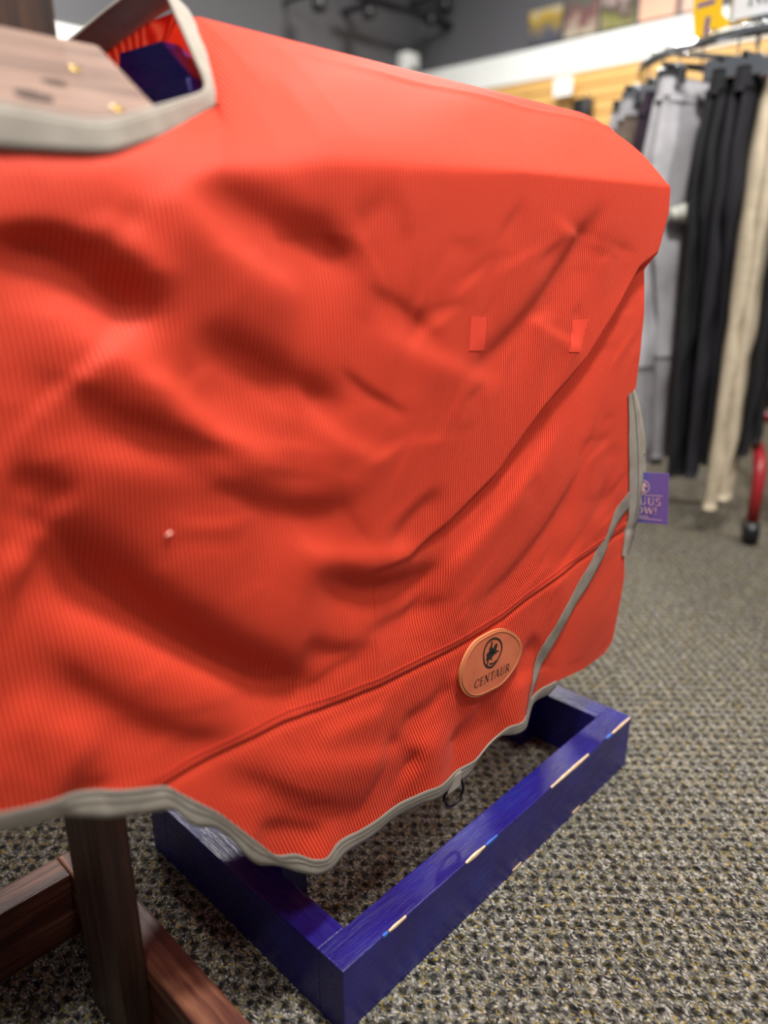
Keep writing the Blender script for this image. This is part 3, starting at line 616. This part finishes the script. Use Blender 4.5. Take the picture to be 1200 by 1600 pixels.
# faint pale tapes and a fleck on the cloth
for p in TAPES:
    P = np.array(p); gy = np.linspace(0, 1, 10); gq = []
    for b in gy:
        a0 = P[0]*(1-b)+P[3]*b; a1 = P[1]*(1-b)+P[2]*b; gq.append(surf(np.linspace(a0[0], a1[0], 8), np.linspace(a0[1], a1[1], 8), .0004))
    V, F = grid_mesh(np.array(gq)); obj('pale_tape', V, F, M_paleprint, rug)
M_tagink0 = mat('pink_fleck', S(250, 190, 176), .6); q = SPECK[0]; c0 = surf([q[0]], [q[1]], .001)[0]
tube('fleck', [c0-np.array((.0024, 0, .0009)), c0+np.array((.0020, 0, .0008))], [.0005, .0011], M_tagink0, rug, 8)
# ring on the lower edge with its webbing loop
b0 = surf([.232], [.158], .0006)[0]
wb = box('webbing_loop', (b0[0]-.014, b0[1]-.0022, b0[2]-.010), (b0[0]+.012, b0[1]+.0018, b0[2]+.012), M_bind, rug, .0015)
dr = [(b0[0]-.017, b0[1], b0[2]-.006), (b0[0]-.018, b0[1], b0[2]-.016)]
for i in range(9):
    an = math.pi+math.pi*i/8; dr.append((b0[0]+.017*math.cos(an), b0[1]-.002, b0[2]-.016+.015*math.sin(an)))
dr += [(b0[0]+.016, b0[1], b0[2]-.006)]
tube('metal_ring', dr, .0019, M_blackmetal, rug, 8, True)
adopt(rug)

# ------------------------------------------------------------------ hanging shop tag
M_tag = mat('purple_card', S(112, 92, 168), .45); t = NT(M_tag)
gc = t.n('ShaderNodeTexCoord'); gs = t.n('ShaderNodeSeparateXYZ'); t.l(gc.outputs['Generated'], gs.inputs[0])
t.l(t.ramp(gs.outputs[1], [(.38, S(116, 94, 172)), (.62, S(58, 92, 176)), (1, S(48, 92, 172))]), t.b.inputs['Base Color'])
M_tagink = mat('pink_cream_print', S(232, 190, 186), .5)
TR, BR = Vector((.66, .007, .473)), Vector((.66, .0, .396)); ax = Vector((0, -.039, .006)).normalized()*.0775
TL = TR-ax; dn = BR-TR
tg = empty('shop_tag', tuple((TL+TR)/2), 'purple square cardboard tag with pale serif lettering hanging behind the rug tail edge', 'tag')
nx_ = Vector((-1, 0, 0))
V = [TL, TR, TR+dn, TL+dn]; V += [v-nx_*.0008 for v in V]
obj('card', V, [(0, 1, 2, 3), (7, 6, 5, 4), (0, 4, 5, 1), (1, 5, 6, 2), (2, 6, 7, 3), (3, 7, 4, 0)], M_tag, tg, False)
tp = lambda a, b: tuple(TL+ax*a+dn*b+nx_*.0009)
letters('EQUUS', lambda a, y: tp(.13+.74*a, .640-.155*y), M_tagink, tg)
letters('NOW!', lambda a, y: tp(.18+.62*a, .82-.15*y), M_tagink, tg)
for y in (.440, .915): obj('printed_rule', [tp(.1, y-.006), tp(.9, y-.006), tp(.9, y+.006), tp(.1, y+.006)], [(0, 1, 2, 3)], M_tagink, tg, False)
Vr = []; n = 40
for rr in (.135, .118):
    for i in range(n): a = 2*math.pi*i/n; Vr.append(tp(.5+rr*math.cos(a), .28+rr*math.sin(a)))
obj('printed_ring', Vr, [(i, (i+1) % n, n+(i+1) % n, n+i) for i in range(n)], M_tagink, tg, False)
obj('printed_horse_head', [tp(.5+a*.01, .28+b*.01) for a, b in ((2, -8), (5, -9), (6, -5), (9, -1), (7, 1), (4, -2), (3, 0), (4, 4), (6, 9), (-4, 9), (-5, 2), (-3, -4))], [tuple(range(12))], M_tagink, tg, False)
for i in range(11):
    a = .36+.026*i; obj('small_print', [tp(a, .855), tp(a+.014, .855), tp(a+.014, .885), tp(a, .885)], [(0, 1, 2, 3)], M_tagink, tg, False)
tube('tag_loop', [TR*.5+TL*.5+dn*.04, Vector((.657, .047, .485)), Vector((.655, .0445, .497))], .0008, M_blackplastic, tg, 6)
adopt(tg)

# ------------------------------------------------------------------ clothes rack
RC = Vector((2.2, .43, 0)); RR = .42; RZ = 1.30
rk = empty('clothes_rack', tuple(RC), 'round chrome clothes rack with riding breeches hung around its rail', 'clothes rack')
tube('rail', [(RC.x+RR*math.cos(a), RC.y+RR*math.sin(a), RZ) for a in np.linspace(0, 2*math.pi, 72, endpoint=False)], .0125, M_chrome, rk, 12, True)
tube('centre_post', [(RC.x, RC.y, .10), (RC.x, RC.y, 1.34)], .019, M_chrome, rk, 16)
M_redpaint = mat('red_enamel', S(150, 30, 38), .4)
for a in (60, 150, 240, 330):
    e = Vector((math.cos(math.radians(a)), math.sin(math.radians(a)), 0)); tube('spoke', [RC+Vector((0, 0, RZ)), RC+e*RR+Vector((0, 0, RZ))], .008, M_chrome, rk)
for a in (27, 117, 207, 297):
    e = Vector((math.cos(math.radians(a)), math.sin(math.radians(a)), 0))
    lg = tube('leg', [RC+e*.47+Vector((0, 0, .06)), RC+e*.465+Vector((0, 0, .20)), RC+e*.44+Vector((0, 0, .235)), RC+e*.38+Vector((0, 0, .26)), RC+Vector((0, 0, .28))], .017, M_redpaint, rk, 12)
    cw = RC+e*.47; sd_ = Vector((-e.y, e.x, 0))
    tube('caster', [cw+sd_*-.02+Vector((0, 0, .036)), cw+sd_*-.017+Vector((0, 0, .036)), cw+sd_*.017+Vector((0, 0, .036)), cw+sd_*.02+Vector((0, 0, .036))], [.028, .036, .036, .028], M_blackplastic, lg, 18)
adopt(rk)
def leg_loft(name, zs, ws, ths, cen, offn, m, parent, wr=.006, seed=0, n=28, flat=False):
    rn = np.random.default_rng(seed); ph = rn.uniform(0, 6, 6); V = []; F = []; m_ = len(zs)
    for i, (z, wd, th, c) in enumerate(zip(zs, ws, ths, cen)):
        for k in range(n):
            a = 2*math.pi*k/n; ca, sa = math.cos(a), math.sin(a)
            ca = math.copysign(abs(ca)**.75, ca); sa = math.copysign(abs(sa)**.75, sa)
            q = wr*(math.sin(z*23+ph[0]+ca*2.2)*.6+math.sin(z*41+ca*3.1+ph[1])*.4+math.sin(ca*5+ph[2]+z*6)*.5)
            V.append((c+wd*ca, offn+(th+q)*sa+q*.5, z))
    for i in range(m_-1):
        for k in range(n): F.append((i*n+k, i*n+(k+1) % n, (i+1)*n+(k+1) % n, (i+1)*n+k))
    F.append(tuple(range(n))); F.append(tuple((m_-1)*n+k for k in range(n))[::-1])
    return obj(name, V, F, m, parent)
def profile(top, bot, kw, kt, kc, n=40):
    t_ = np.linspace(0, 1, n); z = top+(bot-top)*t_
    f = lambda kk: np.interp(t_, np.linspace(0, 1, len(kk)), kk)
    return z, f(kw), f(kt), f(kc)
def place(root, ang, R=RR):
    a = math.radians(ang); root.location = (RC.x+R*math.cos(a), RC.y+R*math.sin(a), root.location.z); root.rotation_euler = (0, 0, a)
def breeches(ang, top, bot, m, label, mband=None, mcalf=None, seed=0, wide=1.0, group='breeches on the round rack', split=.04, cat='breeches', thk=1.0):
    hold = label.split(' riding')[0]+(' tights' if 'tights' in label.split('riding')[1][:8] else ' breeches')+(' past the cream pair' if 'just past the cream' in label else '')+(' past the tights' if 'past the crimson' in label else '')+(' beyond the taupe pair' if 'beyond the taupe' in label else '')
    rt = empty('riding_breeches', (0, 0, 0), label, cat, group)
    ln = top-bot
    for k, (o_n, dc, dl) in enumerate(((-.014, .012, 0), (.014, -split, .03))):
        z, kw, kt, kc = profile(top-.045, bot+dl, [.105*wide, .118*wide, .112*wide, .088*wide, .072*wide, .064*wide, .052*wide, .044*wide], [.016, .021, .021, .019, .017, .016, .014, .013], [0, .004, .006, .01+dc*.5, .012+dc, .012+dc, .008+dc, .004+dc])
        kt = kt*thk
        lgo = leg_loft('leg', z, kw, kt, kc, o_n, m, rt, .005, seed+k)
        if mcalf:
            z, kw, kt, kc = profile(bot+dl+.30, bot+dl-.004, [.067*wide, .058*wide, .051*wide, .047*wide], [.0205, .0185, .017, .0155], [.012+dc, .012+dc, .008+dc, .004+dc], 20)
            leg_loft('calf_panel', z, kw, kt, kc, o_n, mcalf, rt, .004, seed+k)
    z, kw, kt, kc = profile(top, top-.055, [.103*wide, .106*wide, .108*wide], [.024, .029, .031], [0, 0, .001], 8)
    leg_loft('waistband', z, kw, kt, kc, 0, mband or m, rt, .002, seed+7)
    place(rt, ang)
    hg = empty('clip_hanger', (0, 0, RZ), 'black clip hanger with chrome hook holding the '+hold, 'hanger', 'clip hangers on the round rack')
    hk = [(0, 0, -.075), (0, 0, -.02)]+[(0, .020-.020*math.cos(q), .0+.022*math.sin(q)) for q in np.linspace(0, math.pi*1.15, 9)]
    tube('hook', hk, .0024, M_chrome, hg, 8)
    zt = top-RZ
    tube('bar', [(-.10*wide, 0, zt+.025), (0, 0, zt+.035), (.10*wide, 0, zt+.025)], [.007, .009, .007], M_blackplastic, hg, 10)
    tube('stem', [(0, 0, zt+.03), (0, 0, -.07)], .004, M_chrome, hg, 8)
    for s_ in (-.08*wide, .08*wide): box('clip', (s_-.010, -.040, zt-.022), (s_+.010, .040, zt+.025), M_chrome, hg, .004)
    place(hg, ang)
    return rt
F_grey = fabric('light_grey_knit', S(176, 174, 178), S(160, 158, 163), 30); F_greycalf = fabric('pale_grey_suede', S(150, 148, 150), S(138, 136, 139), 40)
F_black = fabric('black_knit', S(15, 14, 19), S(10, 10, 14), 30); F_cream = fabric('cream_knit', S(196, 182, 158), S(178, 164, 140), 30)
F_navy = fabric('dark_navy_knit', S(20, 18, 27), S(14, 12, 20), 30); F_plum = fabric('dark_plum_knit', S(48, 30, 48), S(36, 22, 38), 30)
F_taupe = fabric('taupe_knit', S(122, 106, 94), S(104, 90, 80), 30); F_red = fabric('crimson_fleece', S(150, 14, 50), S(124, 10, 42), 30)
F_white = fabric('off_white_cotton', S(206, 206, 196), S(192, 192, 182), 30)
p1 = breeches(167, 1.205, .175, F_grey, 'light grey riding breeches with pale calf panels and a white sleeve tucked round', F_grey, F_greycalf, 11, 1.45)
z, kw, kt, kc = profile(0, 1, [.016, .026, .032, .030, .020], [.016, .024, .030, .026, .018], [0, 0, 0, 0, 0], 22)
cuff = []
for i, t_ in enumerate(np.linspace(0, 1, 22)): cuff.append((.125-.24*t_, +.056+.010*math.sin(math.pi*t_), .880+.075*t_-.020*math.sin(t_*math.pi)))
tube('folded_cuff', cuff, list(.010+.020*np.sin(np.pi*np.linspace(.08, .92, 22))), F_white, p1, 16)
breeches(157, 1.19, .22, F_plum, 'dark plum riding breeches hung next to the light grey pair', None, None, 21, 1.0)
breeches(147, 1.19, .25, F_taupe, 'taupe riding breeches hung next to the dark plum pair', F_grey, None, 31, 1.05)
breeches(136, 1.17, .25, F_grey, 'grey riding breeches hung beyond the taupe pair on the rack', None, None, 41, .95)
breeches(180, 1.205, .16, F_black, 'black riding breeches hung between the grey and cream pairs', None, None, 51, 1.12)
breeches(186.3, 1.205, .17, F_navy, 'dark navy riding breeches hung against the cream pair', None, None, 61, 1.1)
breeches(194.5, 1.20, .085, F_cream, 'cream riding breeches with long flared leg hanging lowest on the rack', None, None, 71, .95, split=.0, thk=1.4)
breeches(202.6, 1.205, .25, F_black, 'black riding breeches hung just past the cream pair', None, None, 81, 1.1)
breeches(209.5, 1.20, .50, F_red, 'short crimson riding tights hung last beside the black pair', None, None, 91, 1.0)
breeches(216.5, 1.20, .28, F_navy, 'dark navy riding breeches hung past the crimson tights', None, None, 95, 1.0)
# ------------------------------------------------------------------ signs on the rack
M_yellow = mat('yellow_card', S(222, 176, 8), .5); M_purple = mat('purple_print', S(96, 74, 130), .5)
M_signgrey = mat('sign_print', S(74, 76, 76), .5); M_signface = mat('sign_white', S(206, 208, 212), .45)
ys = empty('sale_sign', (1.8, .52, 1.30), 'yellow shaped card sign with purple print standing over the hangers', 'sign')
yp = [(.567, 1.372), (.553, 1.302), (.527, 1.306), (.515, 1.318), (.466, 1.328), (.478, 1.345), (.490, 1.356), (.498, 1.40), (.500, 1.46), (.572, 1.46)]
V = [(1.80, a, b) for a, b in yp]+[(1.803, a, b) for a, b in yp]; n = len(yp)
obj('card', V, [tuple(range(n)), tuple(range(n, 2*n))[::-1]]+[(i, (i+1) % n, n+(i+1) % n, n+i) for i in range(n)], M_yellow, ys, False)
for q in ([(.557, 1.381), (.512, 1.384), (.512, 1.394), (.557, 1.391)], [(.533, 1.312), (.521, 1.312), (.519, 1.357), (.531, 1.357)]):
    obj('purple_stroke', [(1.7994, a, b) for a, b in q], [(0, 1, 2, 3)], M_purple, ys, False)
tube('holder', [(1.806, .53, 1.29), (1.806, .53, 1.42)], .004, M_chrome, ys, 8)
adopt(ys)
ws2 = empty('rack_sign', (1.9, .38, 1.30), 'white framed sign with grey capital letters on top of the clothes rack', 'sign')
box('panel', (1.90, .20, 1.362), (1.906, .508, 1.60), M_signface, ws2)
box('frame', (1.896, .196, 1.350), (1.910, .512, 1.364), M_chrome, ws2, .002)
for yy in (.196, .505): box('frame', (1.896, yy, 1.362), (1.910, yy+.007, 1.60), M_chrome, ws2, .002)
tube('stem', [(1.903, .43, 1.29), (1.903, .43, 1.352)], .006, M_chrome, ws2, 10)
letters('RI', lambda a, b: (1.8995, .47-.055*a, 1.388+.06*b), M_signgrey, ws2)
adopt(ws2)
# ------------------------------------------------------------------ pictures and cards on the walls
def picmat(name, cols, seed):
    m = mat(name, S(*cols[0]), .4); t = NT(m); g = t.n('ShaderNodeTexCoord'); s_ = t.n('ShaderNodeSeparateXYZ'); t.l(g.outputs['Generated'], s_.inputs[0])
    mp_ = t.n('ShaderNodeMapping'); mp_.inputs['Location'].default_value = (seed*3.1, seed, 0); t.l(g.outputs['Generated'], mp_.inputs[0])
    nz = t.noise(mp_.outputs[0], 3.2, 2); f = t.math('ADD', t.math('MULTIPLY', s_.outputs[2], .55), t.math('MULTIPLY', nz, .5))
    k = len(cols); t.l(t.ramp(f, [(.12+.76*i/(k-1), S(*c)) for i, c in enumerate(cols)]), t.b.inputs['Base Color']); return m
pics = [((2.583, 2.347), 2.185, 'poster photo with blue and grey shapes and a yellow edge, nearest the wall corner', [(86, 104, 130), (70, 70, 78), (96, 92, 96), (140, 120, 60), (180, 150, 60), (150, 170, 190)]),
        ((2.334, 2.111), 2.30, 'poster photo of pale sandy ground with dark red figure and green trees', [(150, 142, 128), (170, 160, 140), (110, 70, 70), (88, 88, 80), (80, 96, 64), (70, 84, 60)]),
        ((2.100, 1.888), 2.30, 'poster photo with dark figure against pale background and green foliage edge', [(150, 130, 116), (120, 120, 60), (66, 50, 50), (190, 170, 160), (206, 190, 180), (120, 130, 70)]),
        ((1.869, 1.655), 2.30, 'poster photo of warm peach tones below a strip of blue', [(206, 160, 132), (214, 168, 140), (204, 160, 136), (150, 140, 140), (120, 134, 150)]),
        ((1.631, 1.42), 2.30, 'poster photo of plain pale pink tones beside the yellow sign', [(214, 176, 156), (206, 160, 140), (220, 186, 168)])]
for i, ((ya, yb), zt, lab, cols) in enumerate(pics):
    pr = empty('wall_poster', (FX1, (ya+yb)/2, 1.99), lab, 'poster')
    box('mount', (FX1-.006, yb, 1.992), (FX1, ya, zt), M_blackplastic, pr)
    box('print', (FX1-.008, yb+.004, 1.996), (FX1-.006, ya-.004, zt-.004), picmat('poster_print_%d' % i, cols, i+1), pr)
    adopt(pr)
pc = empty('price_card', (FX1-.10, 2.255, 1.67), 'small white price card on a hook of the slat wall', 'card')
box('card', (FX1-.103, 2.195, 1.677), (FX1-.100, 2.318, 1.775), M_white, pc, .001); tube('hook', [(FX1-.02, 2.255, 1.76), (FX1-.099, 2.255, 1.76)], .004, M_chrome, pc, 8); adopt(pc)
pk = empty('display_pouch', (FX1-.06, 2.13, 1.55), 'small black pouch hanging on the slat wall below the price card', 'pouch')
bm = bmesh.new(); bm_box(bm, (FX1-.09, 2.08, 1.50), (FX1-.03, 2.20, 1.66), .02); from_bm('body', bm, M_blackplastic, pk, True); tube('hook', [(FX1-.02, 2.14, 1.68), (FX1-.06, 2.14, 1.675), (FX1-.06, 2.14, 1.655)], .003, M_chrome, pk, 6); adopt(pk)
wb1 = empty('wall_box', (3.93, FY1, 2.0), 'small white rounded box fixed on dark wall by the corner', 'box')
box('housing', (3.80, FY1-.10, 1.94), (3.93, FY1, 2.082), M_white, wb1, .02, smooth=True); box('grille', (3.82, FY1-.104, 1.96), (3.91, FY1-.099, 1.99), M_signgrey, wb1); adopt(wb1)
wn = empty('wall_notice', (1.55, FY1, 1.7), 'white notice board on the dark wall behind the brown neck board', 'notice')
box('board', (1.40, FY1-.02, 1.45), (1.645, FY1, 1.815), M_white, wn, .003); box('ledge', (1.40, FY1-.03, 1.44), (1.645, FY1, 1.452), M_signgrey, wn); adopt(wn)
tr_ = empty('wall_spotlight_track', (3.55, FY1, 2.3), 'black spotlight track with small lamp heads on the dark wall', 'track light')
box('track', (3.12, 3.18, 2.20), (4.0, 3.22, 2.235), M_blackplastic, tr_)
for x_, z_ in ((3.236, 2.15), (3.80, 2.22)):
    hd = tube('lamp_head', [(x_, 3.2, z_+.05), (x_, 3.2, z_+.04), (x_, 3.19, z_-.03), (x_, 3.19, z_-.035)], [.02, .035, .038, .03], M_blackplastic, tr_, 16)
box('bracket', (3.3, 3.22, 2.205), (3.33, FY1, 2.23), M_blackplastic, tr_)
adopt(tr_)
for x_, z_ in ((2.845, 2.115), (3.93, 2.33)):
    hk = empty('wall_spotlight', (x_, FY1, z_), 'single black spotlight head on a stub arm '+('left alone on the dark wall' if x_ < 3 else 'above the white box in the corner'), 'spotlight', 'single wall spotlights')
    tube('arm', [(x_, FY1, z_+.06), (x_, 3.22, z_+.06)], .012, M_blackplastic, hk); tube('lamp_head', [(x_, 3.2, z_+.07), (x_, 3.2, z_+.05), (x_, 3.19, z_-.03), (x_, 3.19, z_-.04)], [.02, .035, .04, .032], M_blackplastic, hk, 16); adopt(hk)
